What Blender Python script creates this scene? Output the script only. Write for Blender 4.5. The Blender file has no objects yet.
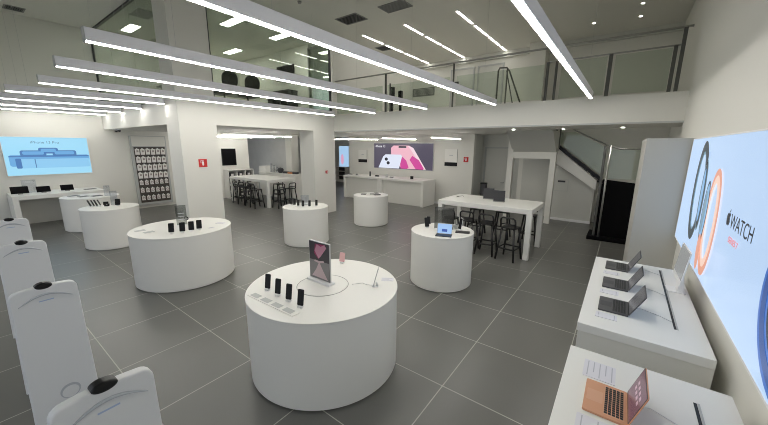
import bpy, bmesh, math, random
from mathutils import Matrix, Vector
random.seed(7)
S = bpy.context.scene
COL = S.collection
PI = math.pi

# ------------------------------------------------------------------ materials
def srgb(r, g, b):
    f = lambda c: (c/255/12.92) if c/255 <= .04045 else ((c/255+.055)/1.055)**2.4
    return (f(r), f(g), f(b), 1)

def mat(name, col, rough=.5, metal=0., emit=None, estr=1., bump=0., bscale=40., spec=.5, coat=0., var=0.):
    m = bpy.data.materials.new(name); m.use_nodes = True
    nt = m.node_tree; b = nt.nodes['Principled BSDF']
    b.inputs['Base Color'].default_value = col
    b.inputs['Roughness'].default_value = rough
    b.inputs['Metallic'].default_value = metal
    b.inputs['Specular IOR Level'].default_value = spec
    b.inputs['Coat Weight'].default_value = coat
    if emit:
        b.inputs['Emission Color'].default_value = emit
        b.inputs['Emission Strength'].default_value = estr
    if bump or var:
        tc = nt.nodes.new('ShaderNodeTexCoord'); nz = nt.nodes.new('ShaderNodeTexNoise')
        nz.inputs['Scale'].default_value = bscale; nz.inputs['Detail'].default_value = 3
        nt.links.new(tc.outputs['Object'], nz.inputs['Vector'])
        if bump:
            bp = nt.nodes.new('ShaderNodeBump'); bp.inputs['Strength'].default_value = bump; bp.inputs['Distance'].default_value = .01
            nt.links.new(nz.outputs['Fac'], bp.inputs['Height']); nt.links.new(bp.outputs['Normal'], b.inputs['Normal'])
        if var:
            mx = nt.nodes.new('ShaderNodeMix'); mx.data_type = 'RGBA'
            mx.inputs[6].default_value = tuple(c*(1-var) for c in col[:3])+(1,)
            mx.inputs[7].default_value = tuple(min(1, c*(1+var)) for c in col[:3])+(1,)
            nt.links.new(nz.outputs['Fac'], mx.inputs[0]); nt.links.new(mx.outputs[2], b.inputs['Base Color'])
    return m

def glass(name, tint, refl=.10, rough=.02):
    m = bpy.data.materials.new(name); m.use_nodes = True
    nt = m.node_tree; nt.nodes.clear()
    o = nt.nodes.new('ShaderNodeOutputMaterial'); t = nt.nodes.new('ShaderNodeBsdfTransparent'); g = nt.nodes.new('ShaderNodeBsdfGlossy')
    lw = nt.nodes.new('ShaderNodeLayerWeight'); lw.inputs['Blend'].default_value = .25
    mp = nt.nodes.new('ShaderNodeMath'); mp.operation = 'MULTIPLY_ADD'; mp.inputs[1].default_value = .5; mp.inputs[2].default_value = refl*.4
    mx = nt.nodes.new('ShaderNodeMixShader')
    t.inputs['Color'].default_value = tint; g.inputs['Roughness'].default_value = rough
    nt.links.new(lw.outputs['Fresnel'], mp.inputs[0]); nt.links.new(mp.outputs[0], mx.inputs[0])
    nt.links.new(t.outputs[0], mx.inputs[1]); nt.links.new(g.outputs[0], mx.inputs[2]); nt.links.new(mx.outputs[0], o.inputs['Surface'])
    return m

def floor_mat():
    m = mat('grey_porcelain_tile', (.1, .1, .095, 1), rough=.33, spec=.5)
    nt = m.node_tree; N = nt.nodes; L = nt.links; b = N['Principled BSDF']
    tc = N.new('ShaderNodeTexCoord'); sp = N.new('ShaderNodeSeparateXYZ'); L.new(tc.outputs['Object'], sp.inputs[0])
    def mth(op, a, bb=None, c=None):
        n = N.new('ShaderNodeMath'); n.operation = op
        for i, v in enumerate((a, bb, c)):
            if v is None: continue
            if isinstance(v, (int, float)): n.inputs[i].default_value = v
            else: L.new(v, n.inputs[i])
        return n.outputs[0]
    ms = []; cells = []
    for ax, off, per in (('X', 1.21, .968), ('Y', -.755, .952)):
        u = mth('DIVIDE', mth('ADD', sp.outputs[ax], off), per)
        fr = mth('FRACT', mth('ADD', u, 100.5))
        d = mth('MULTIPLY', mth('ABSOLUTE', mth('SUBTRACT', fr, .5)), per)
        ms.append(mth('LESS_THAN', d, .0050)); cells.append(mth('FLOOR', mth('ADD', u, 100)))
    g = mth('MAXIMUM', ms[0], ms[1])
    cv = N.new('ShaderNodeCombineXYZ'); L.new(cells[0], cv.inputs[0]); L.new(cells[1], cv.inputs[1])
    wn = N.new('ShaderNodeTexWhiteNoise'); L.new(cv.outputs[0], wn.inputs['Vector'])
    nz = N.new('ShaderNodeTexNoise'); nz.inputs['Scale'].default_value = 1.3; nz.inputs['Detail'].default_value = 4; L.new(tc.outputs['Object'], nz.inputs['Vector'])
    fac = mth('ADD', mth('MULTIPLY', wn.outputs['Value'], .3), mth('MULTIPLY', nz.outputs['Fac'], .7))
    a = N.new('ShaderNodeMix'); a.data_type = 'RGBA'; a.inputs[6].default_value = FLOOR_A; a.inputs[7].default_value = FLOOR_B
    L.new(fac, a.inputs[0])
    c = N.new('ShaderNodeMix'); c.data_type = 'RGBA'; L.new(g, c.inputs[0]); L.new(a.outputs[2], c.inputs[6]); c.inputs[7].default_value = (.44, .44, .39, 1)
    L.new(c.outputs[2], b.inputs['Base Color'])
    L.new(mth('MULTIPLY_ADD', g, .4, .32), b.inputs['Roughness'])
    bp = N.new('ShaderNodeBump'); bp.inputs['Strength'].default_value = .3; bp.inputs['Distance'].default_value = .003; bp.invert = True
    L.new(g, bp.inputs['Height']); L.new(bp.outputs['Normal'], b.inputs['Normal'])
    return m
FLOOR_A = (.118, .117, .106, 1); FLOOR_B = (.148, .147, .135, 1)

M = {
 'wall': mat('painted_wall', (.75, .74, .69, 1), .65, bump=.05, bscale=60),
 'wall2': mat('grey_painted_wall', (.62, .62, .58, 1), .65, bump=.05),
 'wall3': mat('warm_grey_paint', (.50, .49, .45, 1), .6, bump=.05),
 'ceil': mat('painted_ceiling', (.72, .71, .66, 1), .8),
 'greywall': mat('blue_grey_cladding', (.56, .56, .545, 1), .6, var=.1, bscale=3),
 'lam': mat('white_laminate', (.83, .82, .78, 1), .35, spec=.5),
 'lam2': mat('offwhite_laminate', (.76, .75, .70, 1), .42),
 'gate': mat('white_gate_plastic', (.74, .75, .76, 1), .38),
 'groove': mat('grey_groove', (.48, .50, .54, 1), .5),
 'bluelogo': mat('blue_print', (.38, .48, .68, 1), .5),
 'black': mat('black_plastic', (.010, .010, .011, 1), .3, spec=.25),
 'blackm': mat('black_powder_metal', (.012, .012, .013, 1), .4),
 'void': mat('matt_black_panel', (.004, .004, .005, 1), .8, spec=.1),
 'dark': mat('dark_grey', (.045, .045, .05, 1), .4),
 'grey': mat('mid_grey', (.24, .24, .23, 1), .5),
 'lgrey': mat('light_grey', (.50, .51, .50, 1), .5),
 'steel': mat('brushed_steel', (.42, .42, .40, 1), .35, metal=.8),
 'dsteel': mat('dark_steel', (.13, .13, .12, 1), .4, metal=.6),
 'alu': mat('fixture_aluminium', (.84, .84, .88, 1), .5),
 'spacegrey': mat('space_grey_aluminium', (.10, .10, .105, 1), .38, metal=.5),
 'silver': mat('silver_aluminium', (.60, .60, .60, 1), .35, metal=.5),
 'gold': mat('rose_gold_aluminium', (.68, .36, .22, 1), .45, metal=.25),
 'keys': mat('keyboard_black', (.02, .018, .016, 1), .5),
 'trackpad': mat('gold_trackpad', (.70, .40, .26, 1), .35, metal=.2),
 'paper': mat('printed_card', (.76, .75, .79, 1), .4),
 'print': mat('grey_print', (.50, .50, .54, 1), .5),
 'pkg': mat('white_package', (.86, .83, .80, 1), .5),
 'pkglab': mat('package_window', (.42, .36, .35, 1), .5),
 'board': mat('dark_brown_backboard', (.085, .07, .06, 1), .6),
 'red': mat('red_sign', (.55, .02, .02, 1), .4),
 'whitep': mat('white_paint', (.85, .85, .85, 1), .5),
 'pink': mat('pink_phone', (.75, .45, .45, 1), .3),
 'orange': mat('orange_box', (.55, .25, .12, 1), .5),
 'acr': glass('clear_acrylic', (.88, .90, .93, 1), .25),
 'dacr': glass('smoked_acrylic', (.66, .68, .67, 1), .25),
 'glass': glass('clear_glass', (.90, .94, .90, 1), .12),
 'gglass': glass('green_glass_panel', (.86, .91, .85, 1), .14),
 'cable': mat('white_cable', (.7, .7, .7, 1), .5),
 'chair': mat('black_mesh_fabric', (.015, .015, .017, 1), .8),
}
LIGHT_C = (1.0, .97, .91, 1)
M['strip'] = mat('led_diffuser', (.9, .9, .9, 1), emit=LIGHT_C, estr=47.0)
M['strip2'] = mat('soffit_led_diffuser', (.9, .9, .9, 1), emit=LIGHT_C, estr=72.0)
M['panel'] = mat('ceiling_panel_diffuser', (.9, .9, .9, 1), emit=LIGHT_C, estr=16.0)
M['panel_room'] = mat('office_panel_diffuser', (.9, .9, .9, 1), emit=LIGHT_C, estr=26.0)
M['spot'] = mat('downlight_lens', (.9, .9, .9, 1), emit=LIGHT_C, estr=60.0)
M['spot2'] = mat('soffit_downlight_lens', (.9, .9, .9, 1), emit=LIGHT_C, estr=420.0)
def em(name, r, g, b, s=1.0): return mat(name, (.02, .02, .02, 1), .25, emit=srgb(r, g, b), estr=s)
M['floor'] = floor_mat()
M['smoke2'] = glass('dark_smoked_acrylic', (.42, .43, .42, 1), .3)

# ------------------------------------------------------------------ mesh builder
class MB:
    def __init__(s): s.bm = bmesh.new(); s.sm = []
    def _add(s, t, smooth=False, mtx=None):
        if mtx is not None: bmesh.ops.transform(t, matrix=mtx, verts=t.verts)
        for f in t.faces: f.smooth = smooth
        me = bpy.data.meshes.new('tmp'); t.to_mesh(me); t.free(); s.bm.from_mesh(me); bpy.data.meshes.remove(me)
        return s
    def box(s, x0, x1, y0, y1, z0, z1, bev=0., seg=2, mtx=None):
        t = bmesh.new(); bmesh.ops.create_cube(t, size=1)
        for v in t.verts: v.co = Vector(((x0+x1)/2+v.co.x*(x1-x0), (y0+y1)/2+v.co.y*(y1-y0), (z0+z1)/2+v.co.z*(z1-z0)))
        if bev: bmesh.ops.bevel(t, geom=t.edges[:], offset=bev, segments=seg, affect='EDGES', profile=.5)
        return s._add(t, False, mtx)
    def prism(s, pts, d0, d1, mtx=None, bev=0., seg=2, smooth=False):   # outline in XY, extruded in Z
        t = bmesh.new(); vs = [t.verts.new((p[0], p[1], d0)) for p in pts]; f = t.faces.new(vs)
        r = bmesh.ops.extrude_face_region(t, geom=[f]); nv = [e for e in r['geom'] if isinstance(e, bmesh.types.BMVert)]
        for v in nv: v.co.z = d1
        bmesh.ops.recalc_face_normals(t, faces=t.faces)
        if bev:
            es = [e for e in t.edges if abs(e.verts[0].co.z-e.verts[1].co.z) < 1e-7]
            bmesh.ops.bevel(t, geom=es, offset=bev, segments=seg, affect='EDGES', profile=.5)
        return s._add(t, smooth, mtx)
    def ring(s, outer, inner, d0, d1, mtx=None):
        t = bmesh.new(); n = len(outer); R = []
        for d in (d0, d1):
            R.append([t.verts.new((p[0], p[1], d)) for p in outer]); R.append([t.verts.new((p[0], p[1], d)) for p in inner])
        for i in range(n):
            j = (i+1) % n
            t.faces.new((R[0][i], R[0][j], R[1][j], R[1][i])); t.faces.new((R[2][i], R[3][i], R[3][j], R[2][j]))
            t.faces.new((R[0][i], R[2][i], R[2][j], R[0][j])); t.faces.new((R[1][i], R[1][j], R[3][j], R[3][i]))
        bmesh.ops.recalc_face_normals(t, faces=t.faces)
        return s._add(t, False, mtx)
    def lathe(s, prof, n=64, mtx=None, smooth=True):                    # profile (r,z)
        t = bmesh.new(); rings = []
        for r, z in prof:
            rings.append([t.verts.new((r*math.cos(2*PI*i/n), r*math.sin(2*PI*i/n), z)) for i in range(n)] if r > 1e-6 else [t.verts.new((0, 0, z))])
        for a, b in zip(rings, rings[1:]):
            for i in range(n):
                j = (i+1) % n
                q = [a[i % len(a)], a[j % len(a)], b[j % len(b)], b[i % len(b)]]
                q2 = []
                for v in q:
                    if v not in q2: q2.append(v)
                if len(q2) > 2: t.faces.new(q2)
        bmesh.ops.recalc_face_normals(t, faces=t.faces)
        s._add(t, False, mtx)
        if smooth: s.auto = True
        return s
    def tube(s, pts, r, n=10, cap=True):
        t = bmesh.new(); P = [Vector(p) for p in pts]; rings = []; prev = None
        for i, p in enumerate(P):
            d = (P[min(i+1, len(P)-1)]-P[max(i-1, 0)]).normalized()
            if prev is None: a = d.orthogonal().normalized()
            else: a = (prev-d*prev.dot(d)).normalized()
            prev = a; b = d.cross(a)
            rr = r[i] if isinstance(r, (list, tuple)) else r
            rings.append([t.verts.new(p+a*rr*math.cos(2*PI*k/n)+b*rr*math.sin(2*PI*k/n)) for k in range(n)])
        for A, B in zip(rings, rings[1:]):
            for k in range(n): t.faces.new((A[k], A[(k+1) % n], B[(k+1) % n], B[k]))
        if cap: t.faces.new(rings[0][::-1]); t.faces.new(rings[-1])
        bmesh.ops.recalc_face_normals(t, faces=t.faces)
        return s._add(t, True)
    def build(s, name, m, parent=None, loc=None, rot=None, smooth=False):
        me = bpy.data.meshes.new(name); s.bm.to_mesh(me); s.bm.free(); me.materials.append(M[m] if isinstance(m, str) else m)
        if smooth or getattr(s, 'auto', False):
            for p in me.polygons: p.use_smooth = True
            try: me.set_sharp_from_angle(angle=math.radians(35))
            except Exception: pass
        o = bpy.data.objects.new(name, me); COL.objects.link(o)
        if parent: o.parent = parent
        if loc is not None: o.location = loc
        if rot is not None: o.rotation_euler = rot
        return o

def rrect(x0, x1, y0, y1, r, n=5):
    pts = []
    for cx, cy, a in ((x1-r, y1-r, 0), (x0+r, y1-r, 90), (x0+r, y0+r, 180), (x1-r, y0+r, 270)):
        for i in range(n+1):
            t = math.radians(a+90*i/n); pts.append((cx+r*math.cos(t), cy+r*math.sin(t)))
    return pts
def ell(cx, cy, a, b, tilt=0, n=40):
    c, s_ = math.cos(tilt), math.sin(tilt)
    return [(cx+a*math.cos(2*PI*i/n)*c-b*math.sin(2*PI*i/n)*s_, cy+a*math.cos(2*PI*i/n)*s_+b*math.sin(2*PI*i/n)*c) for i in range(n)]

def tag(o, label=None, cat=None, group=None, kind=None):
    if label: o['label'] = label
    if cat: o['category'] = cat
    if group: o['group'] = group
    if kind: o['kind'] = kind
    return o
def thing(name, label, cat, loc=(0, 0, 0), rz=0, group=None):
    o = bpy.data.objects.new(name, None); COL.objects.link(o); o.empty_display_size = .1
    o.location = loc; o.rotation_euler = (0, 0, rz)
    return tag(o, label, cat, group)
def dup(o, parent=None):
    c = o.copy(); COL.objects.link(c)
    if parent is not None: c.parent = parent
    for ch in list(o.children): dup(ch, c)
    return c
def place(proto, first, label, loc, rz=None):
    o = proto if first else dup(proto)
    o.location = loc
    if rz is not None: o.rotation_euler = (0, 0, rz)
    o['label'] = label
    return o
def struct(name, mb, m): return tag(mb.build(name, m), kind='structure')
def part(name, mb, m, parent, label=None):
    o = mb.build(name, m, parent)
    if label: o['label'] = label
    return o

# ------------------------------------------------------------------ dimensions
XR, XL, XA = .80, -14.7, -8.5
Y1, Y2, YB = 3.40, 8.42, 13.7          # left fascia, main fascia, upper back wall
ZS, ZM, ZC = 2.90, 3.46, 6.07          # soffit, mezzanine floor, ceiling
YF = -1.2

# ------------------------------------------------------------------ room shell
struct('floor', MB().box(-20.5, 1.6, -5, 17.5, -.1, 0), 'floor')
struct('ceiling', MB().box(-20.5, 1.6, YF-.1, YB+.2, ZC, ZC+.12), 'ceil')
struct('wall_right', MB().box(XR, XR+.4, YF, Y2+.12, 0, ZC), 'wall')
struct('wall_right_rear', MB().box(XR+.12, XR+.5, Y2+.12, YB+.2, 0, ZC), 'wall')
struct('wall_left', MB().box(XL-.25, XL, YF, 8.75, 0, ZC), 'wall')
struct('wall_left_rear', MB().box(-17.7, -17.4, 8.5, 16.6, 0, ZS), 'wall')
struct('wall_front_unseen', MB().box(XL-.25, XR+.4, YF-.2, YF, 3.25, ZC), 'wall')  # unseen lintel wall, added to keep world light off the upper level
struct('wall_back', MB().box(-11.35, -4.78, 12.3, 12.5, 0, ZS), 'wall')
struct('wall_back_corridor', MB().box(-4.9, -1.9, 13.3, 13.45, 0, ZS), 'wall2')
struct('wall_corridor_side', MB().box(-4.92, -4.78, 12.5, 13.3, 0, ZS), 'wall2')
struct('wall_far', MB().box(-17.7, -11.2, 16.4, 16.6, 0, ZS), 'wall')
struct('wall_far_side', MB().box(-11.35, -11.2, 12.5, 16.4, 0, ZS), 'wall')
struct('wall_stair_back', MB().box(-3.1, XR+.5, 12.42, 12.6, 0, ZM), 'wall')
struct('wall_grey_partition', MB().box(-17.0, -13.35, 10.0, 10.2, 0, ZS), 'greywall')
struct('pillar_partition_end', MB().box(-13.35, -12.9, 9.9, 10.3, 0, ZS), 'wall')
struct('wall_partition_side', MB().box(.23, XR, 6.5, 8.35, 0, 2.55), 'wall3')
struct('pillar_corner', MB().box(-9.2, XA, Y1-.04, 4.24, 0, ZC), 'wall')
struct('pillar_middle', MB().box(-9.22, XA, 7.45, Y2+.02, 0, ZS), 'wall')
struct('slab_left_mezzanine', MB().box(XL, XA-.012, Y1, 16.6, ZS, ZM), 'wall')
struct('slab_far_left', MB().box(-17.7, XL, 8.5, 16.6, ZS, ZM), 'wall')
b = MB(); b.box(XA, XR+.5, Y2, 10.3, ZS, ZM); b.box(XA, -1.9, 10.3, YB+.2, ZS, ZM); b.box(-1.9, XR+.5, 12.46, YB+.2, ZS, ZM)
struct('slab_mezzanine', b, 'wall')
struct('wall_upper_back', MB().box(XA-.3, XR+.5, YB, YB+.2, ZM, ZC), 'wall')
struct('wall_meeting_room_back', MB().box(XL, -9.9, 8.58, 8.7, ZM, ZC), 'wall')
b = MB(); b.box(-8.62, XA-.02, 8.45, YB, ZM, ZC)
struct('wall_meeting_room_side', b, 'wall')
struct('pillar_upper', MB().box(-3.25, -2.7, 13.1, YB, ZM, ZC), 'wall')
struct('trim_upper_cornice', MB().box(-8.6, XR+.12, YB-.12, YB, ZC-.22, ZC), 'wall2')
struct('trim_soffit_edge', MB().box(XA, XR, Y2-.012, Y2+.05, ZS-.015, ZS+.02), 'lgrey')
struct('baseboard_back', MB().box(-11.3, -4.8, 12.28, 12.3, 0, .09), 'whitep')
# upper glass walls of the meeting rooms
def glass_wall(name, horiz, a0, a1, pos, joints):
    e = bpy.data.objects.new(name, None); COL.objects.link(e); e['kind'] = 'structure'
    def bx(u0, u1, z0, z1, t): return MB().box(u0, u1, pos-t, pos+t, z0, z1) if horiz else MB().box(pos-t, pos+t, u0, u1, z0, z1)
    u = [a0]+joints+[a1]
    for p, q in zip(u, u[1:]): bx(p+.004, q-.004, ZM+.03, ZC-.05, .006).build('glass_pane', 'gglass', e)
    bx(a0, a1, ZC-.05, ZC, .03).build('frame_rail', 'dark', e); bx(a0, a1, ZM, ZM+.03, .025).build('frame_rail', 'dark', e)
    bx(a0, a0+.04, ZM, ZC, .025).build('frame_post', 'dark', e); bx(a1-.05, a1, ZM, ZC, .03).build('frame_post', 'dark', e)
    return e
glass_wall('window_1', True, XL, -9.2, Y1+.06, [-12.9, -11.05])
glass_wall('window_2', False, 4.24, 8.35, XA-.06, [6.35])
# doors and panelling
def door(name, loc, w, h, mleaf, mframe='lgrey', handle=True, axis=0):
    e = bpy.data.objects.new(name, None); COL.objects.link(e); e['kind'] = 'structure'; e.location = loc
    MB().box(0, w, -.03, 0, 0, h).build('door_leaf', mleaf, e)
    f = MB(); f.box(-.06, 0, -.05, 0, 0, h+.06); f.box(w, w+.06, -.05, 0, 0, h+.06); f.box(0, w, -.05, 0, h, h+.06); f.build('door_frame', mframe, e)
    if handle: MB().tube([(w-.1, -.03, 1.0), (w-.1, -.08, 1.0), (w-.22, -.08, 1.0)], .012).build('door_handle', 'steel', e)
door('door_1', (-4.62, 13.3, 0), .9, 2.35, 'wall2')
door('door_2', (-9.85, 8.58, ZM), 1.05, 2.4, 'gglass', 'grey')
door('door_3', (-6.5, YB, ZM), .95, 2.15, 'wall2')
door('door_4', (-5.3, YB, ZM), .95, 2.15, 'wall2')
struct('trim_closet_panel', MB().box(-2.95, -1.95, 12.40, 12.42, 0, 2.08), 'wall2')

# white portal frame and bulkhead under the stairs
struct('pillar_stair_left', MB().box(-3.17, -3.0, 11.2, 11.4, 0, ZS), 'wall')
struct('pillar_stair_right', MB().box(-1.88, -1.72, 11.2, 11.36, 0, 2.05), 'wall')
struct('beam_stair', MB().box(-3.0, -1.72, 11.2, 11.36, 2.05, 2.26), 'wall')
t = MB(); t.prism([(10.4, ZS), (11.3, 2.26), (11.36, 2.26), (11.36, ZS)], -3.05, -1.75, mtx=Matrix(((0, 0, 1, 0), (1, 0, 0, 0), (0, 1, 0, 0), (0, 0, 0, 1))))
t.box(-3.05, -1.75, 11.36, 12.42, 2.26, ZS)
struct('ceiling_stair_bulkhead', t, 'wall2')

# ------------------------------------------------------------------ staircase
st = thing('staircase', 'white staircase with black treads, glass balustrade and steel handrail going up to the mezzanine', 'staircase', (0, 0, 0))
XZ = lambda y: Matrix(((1, 0, 0, 0), (0, 0, -1, y), (0, 1, 0, 0), (0, 0, 0, 1)))   # XY outline -> XZ plane, extruded toward -Y
part('stringer', MB().prism([(-1.93, 2.5), (-.62, 1.42), (-.62, 1.12), (-1.93, 2.0)], 0, .12, XZ(11.9)), 'lam', st)
part('side_wall', MB().prism([(-1.93, 0), (-.66, 0), (-.66, 1.14), (-1.93, 1.92)], 0, .08, XZ(12.1)), 'wall2', st)
part('baseboard', MB().box(-1.93, -.66, 12.005, 12.02, 0, .08), 'whitep', st)
tr = MB(); tr.prism([(-1.93, 2.62), (-.5, 1.50), (-.5, 1.38), (-1.93, 2.5)], -.95*0-.02, .14, XZ(11.9))
part('tread_edge', tr, 'black', st)
for i in range(7):
    x = -1.9+i*.2; z = 2.37-i*.163
    part('tread', MB().box(x, x+.24, 11.93, 12.4, z-.04, z), 'dark', st)
part('glass_panel', MB().prism([(-1.85, 2.62), (-.5, 1.56), (-.5, 2.42), (-1.35, 2.88), (-1.85, 2.88)], .02, .035, XZ(11.85)), 'glass', st)
part('handrail', MB().tube([(-1.55, 11.8, 3.05), (-1.34, 11.8, 2.93), (-.5, 11.6, 2.5), (-.40, 10.6, 2.47), (-.13, 10.5, 2.38), (.6, 10.5, 2.38)], .02), 'steel', st)
part('newel_post', MB().box(-.47, -.41, 10.02, 10.10, 0, 2.46, .008), 'dsteel', st)
part('newel_post', MB().tube([(-.33, 9.95, 0), (-.33, 9.95, 2.46)], .022), 'steel', st)
part('landing_post', MB().box(-1.88, -1.82, 11.6, 11.66, 2.45, 3.3, .006), 'dsteel', st)
part('landing_post', MB().box(-1.76, -1.72, 11.6, 11.66, 2.4, 3.3, .006), 'dsteel', st)
part('base_plinth', MB().box(-.58, .75, 9.92, 10.75, 0, .10, .01), 'void', st)
part('black_panel', MB().prism([(-.40, .10), (.74, .10), (.74, 1.50), (-.40, 1.60)], 0, .06, XZ(10.16)), 'void', st)
part('black_panel', MB().box(-.46, -.40, 10.10, 11.75, .10, 1.36), 'void', st)
part('glass_panel', MB().box(-.36, .7, 10.13, 10.145, 1.62, 2.36), 'glass', st)

# ------------------------------------------------------------------ mezzanine railing
rl = thing('mezzanine_railing', 'steel and glass balustrade running along the front edge of the mezzanine', 'railing', (0, 0, ZM))
part('top_rail', MB().tube([(-8.45, 8.5, 1.14), (.7, 8.5, 1.14)], .022), 'steel', rl)
part('mid_rail', MB().tube([(-1.65, 8.5, .84), (.6, 8.5, .84)], .016), 'steel', rl)
for x, w in ((-6.27, .03), (-6.1, .02), (-4.0, .018), (-1.68, .03), (-1.5, .025), (-.5, .035), (.50, .03), (.60, .03)):
    tall = x in (.60, -6.27, -4.0)
    part('post', MB().box(x-w, x+w, 8.48, 8.52, 0, 1.14 if tall else .84, .006), 'dsteel', rl)
for a, c in ((-8.4, -6.4), (-6.2, -4.1), (-3.9, -1.75), (-1.4, -.56), (-.42, .46)):
    part('glass_panel', MB().box(a, c, 8.494, 8.506, .04, .80), 'glass', rl)
r2 = thing('stairwell_rail', 'bent dark metal handrail loop standing on the mezzanine behind the balustrade', 'railing', (-3.2, 10.0, ZM))
part('loop_rail', MB().tube([(-.1, 0, 0), (-.1, 0, 1.12), (-.06, 0, 1.2), (.14, 0, 1.18), (.22, 0, 1.08), (.66, 0, .0)], .022), 'dsteel', r2)
part('post', MB().tube([(.16, .0, 0), (.16, 0, 1.16)], .02), 'dsteel', r2)
part('post', MB().tube([(.42, .0, 0), (.14, 0, 1.1)], .015), 'dsteel', r2)

# ------------------------------------------------------------------ suspended linear lights
def linear(name, label, x, y0, y1, z, zc, group, strip='strip', w=.075, h=.13, wires=None):
    L = thing(name, label, 'light', (x, y0, z), 0, group)
    n = y1-y0
    part('housing', MB().box(-w/2, w/2, 0, n, .012, h, .004, 1), 'alu', L)
    part('diffuser', MB().box(-w/2+w*.3, w/2-w*.3, .01, n-.01, 0, .0125), strip, L)
    part('end_cap', MB().box(-w/2-.002, w/2+.002, -.006, 0, .0, h+.002), 'lgrey', L)
    part('end_cap', MB().box(-w/2-.002, w/2+.002, n, n+.006, .0, h+.002), 'lgrey', L)
    for q in (wires or (.12, .88)):
        part('suspension_wire', MB().tube([(0, n*q, h), (0, n*q, zc-z)], .0015, 6), 'lgrey', L)
    return L
ord_ = ['nearest the right wall, over the aisle beside the wall counters', 'second from the right wall, over the near round table', 'third from the right wall, passing above the small laptop table',
        'fourth from the right wall', 'fifth from the right wall, close to the white corner pillar', 'short, its end touching the corner pillar', 'short, second left of the corner pillar',
        'short, third left of the corner pillar', 'short, last before the left wall screen']
for i, (x, x1, y1) in enumerate(((-.72, -.70, 7.75), (-2.47, -2.58, 7.75), (-4.25, -4.3, 7.6), (-5.90, -6.12, 7.75), (-7.70, -7.66, 7.6), (-9.40, -9.03, 3.33), (-11.0, -10.78, 3.38), (-12.7, -12.5, 3.38), (-14.2, -14.05, 3.38))):
    y0 = (.97, .97, .95, .99, 1.06, .84, .88, .88, .9)[i]
    linear('linear_pendant_light', 'long white linear ceiling light, '+ord_[i], x, y0, y1, 3.35, ZC, 'linear pendant lights').rotation_euler = (0, 0, math.atan2(x-x1, y1-y0))
# under the mezzanine
for lab, x, y0, y1, z in (('thin linear light under the mezzanine, in front of the back wall fire sign', -5.05, 9.3, 11.6, 2.68),
                          ('thin linear light under the mezzanine, in front of the pink phone screen', -7.0, 9.3, 11.6, 2.68),
                          ('thin linear light under the mezzanine, above the left white wall counter', -9.0, 9.3, 11.6, 2.68),
                          ('thin linear light in the side room, nearest the middle pillar', -10.9, 5.6, 8.4, 2.74),
                          ('thin linear light in the side room, above the high table', -12.7, 5.6, 8.9, 2.74),
                          ('thin linear light in the side room, next to the black wall screen', -14.0, 6.0, 8.6, 2.74),
                          ('added thin linear light far back behind the grey partition', -12.2, 10.6, 13.6, 2.74)):  # last one is an extra rear lamp, added to brighten the side room
    linear('soffit_linear_light', lab, x, y0, y1, z, ZS, 'linear lights under the mezzanine', 'strip2', .036 if x > -10 else .03, .035, (.1, .9))
# recessed strips in the upper ceiling
rows = (('right', -4.23), ('middle', -5.95), ('left', -7.62))
k4 = ('nearest', 'second', 'third', 'farthest')
proto = None
for rn, x in rows:
    for k, (a, c) in enumerate(((8.98, 10.15), (10.3, 11.45), (11.58, 12.72), (12.85, 13.55))):
        o = thing('recessed_strip_light', '%s strip light of the %s row in the upper ceiling' % (k4[k], rn), 'light', (x, a, ZC), 0, 'recessed strip lights')
        part('trim_frame', MB().box(-.045, .045, 0, c-a, -.012, 0), 'lgrey', o)
        part('diffuser', MB().box(-.03, .03, .03, c-a-.03, -.02, -.011), 'panel', o)
# ceiling panels of the meeting room
for lab, x, y in (('above the glass corner', -13.3, 4.17), ('nearest the corner pillar', -10.1, 5.8), ('in front of the television', -9.98, 7.46), ('at the middle of the room', -13.1, 7.45)):
    o = thing('panel_light', 'bright rectangular ceiling panel light in the glass room, '+lab, 'light', (x, y, ZC), 0, 'meeting room panel lights')
    part('frame', MB().box(-.5, .5, -.17, .17, -.015, 0), 'whitep', o); part('diffuser', MB().box(-.46, .46, -.13, .13, -.022, -.014), 'panel_room', o)
# downlights
def downlight(lab, x, y, z):
    o = thing('downlight', lab, 'light', (x, y, z), 0, 'small round downlights')
    part('trim_ring', MB().lathe([(.035, 0), (.06, 0), (.06, -.008), (.035, -.01), (.035, 0)], 24), 'whitep', o)
    part('lens', MB().lathe([(0, -.006), (.036, -.006)], 20), 'spot' if z > 5 else 'spot2', o)
for lab, x, y in (('farthest left in the upper ceiling', -2.36, 10.2), ('second of three in line in the upper ceiling', -2.36, 11.15), ('third of three in line in the upper ceiling', -2.35, 12.15),
                  ('alone between the others near the upper back wall', -1.27, 12.2), ('closest to the right wall and back wall, above', -.16, 12.35), ('near the right wall, in front of its neighbour', -.14, 11.33)):
    downlight('round ceiling downlight, '+lab, x, y, ZC)
for lab, x, y in (('above the end of the high table', -2.59, 9.5), ('in front of the stairs', -1.43, 9.9), ('next to the right wall', -.14, 9.8)):
    downlight('round downlight in the mezzanine soffit, '+lab, x, y, ZS)
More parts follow.
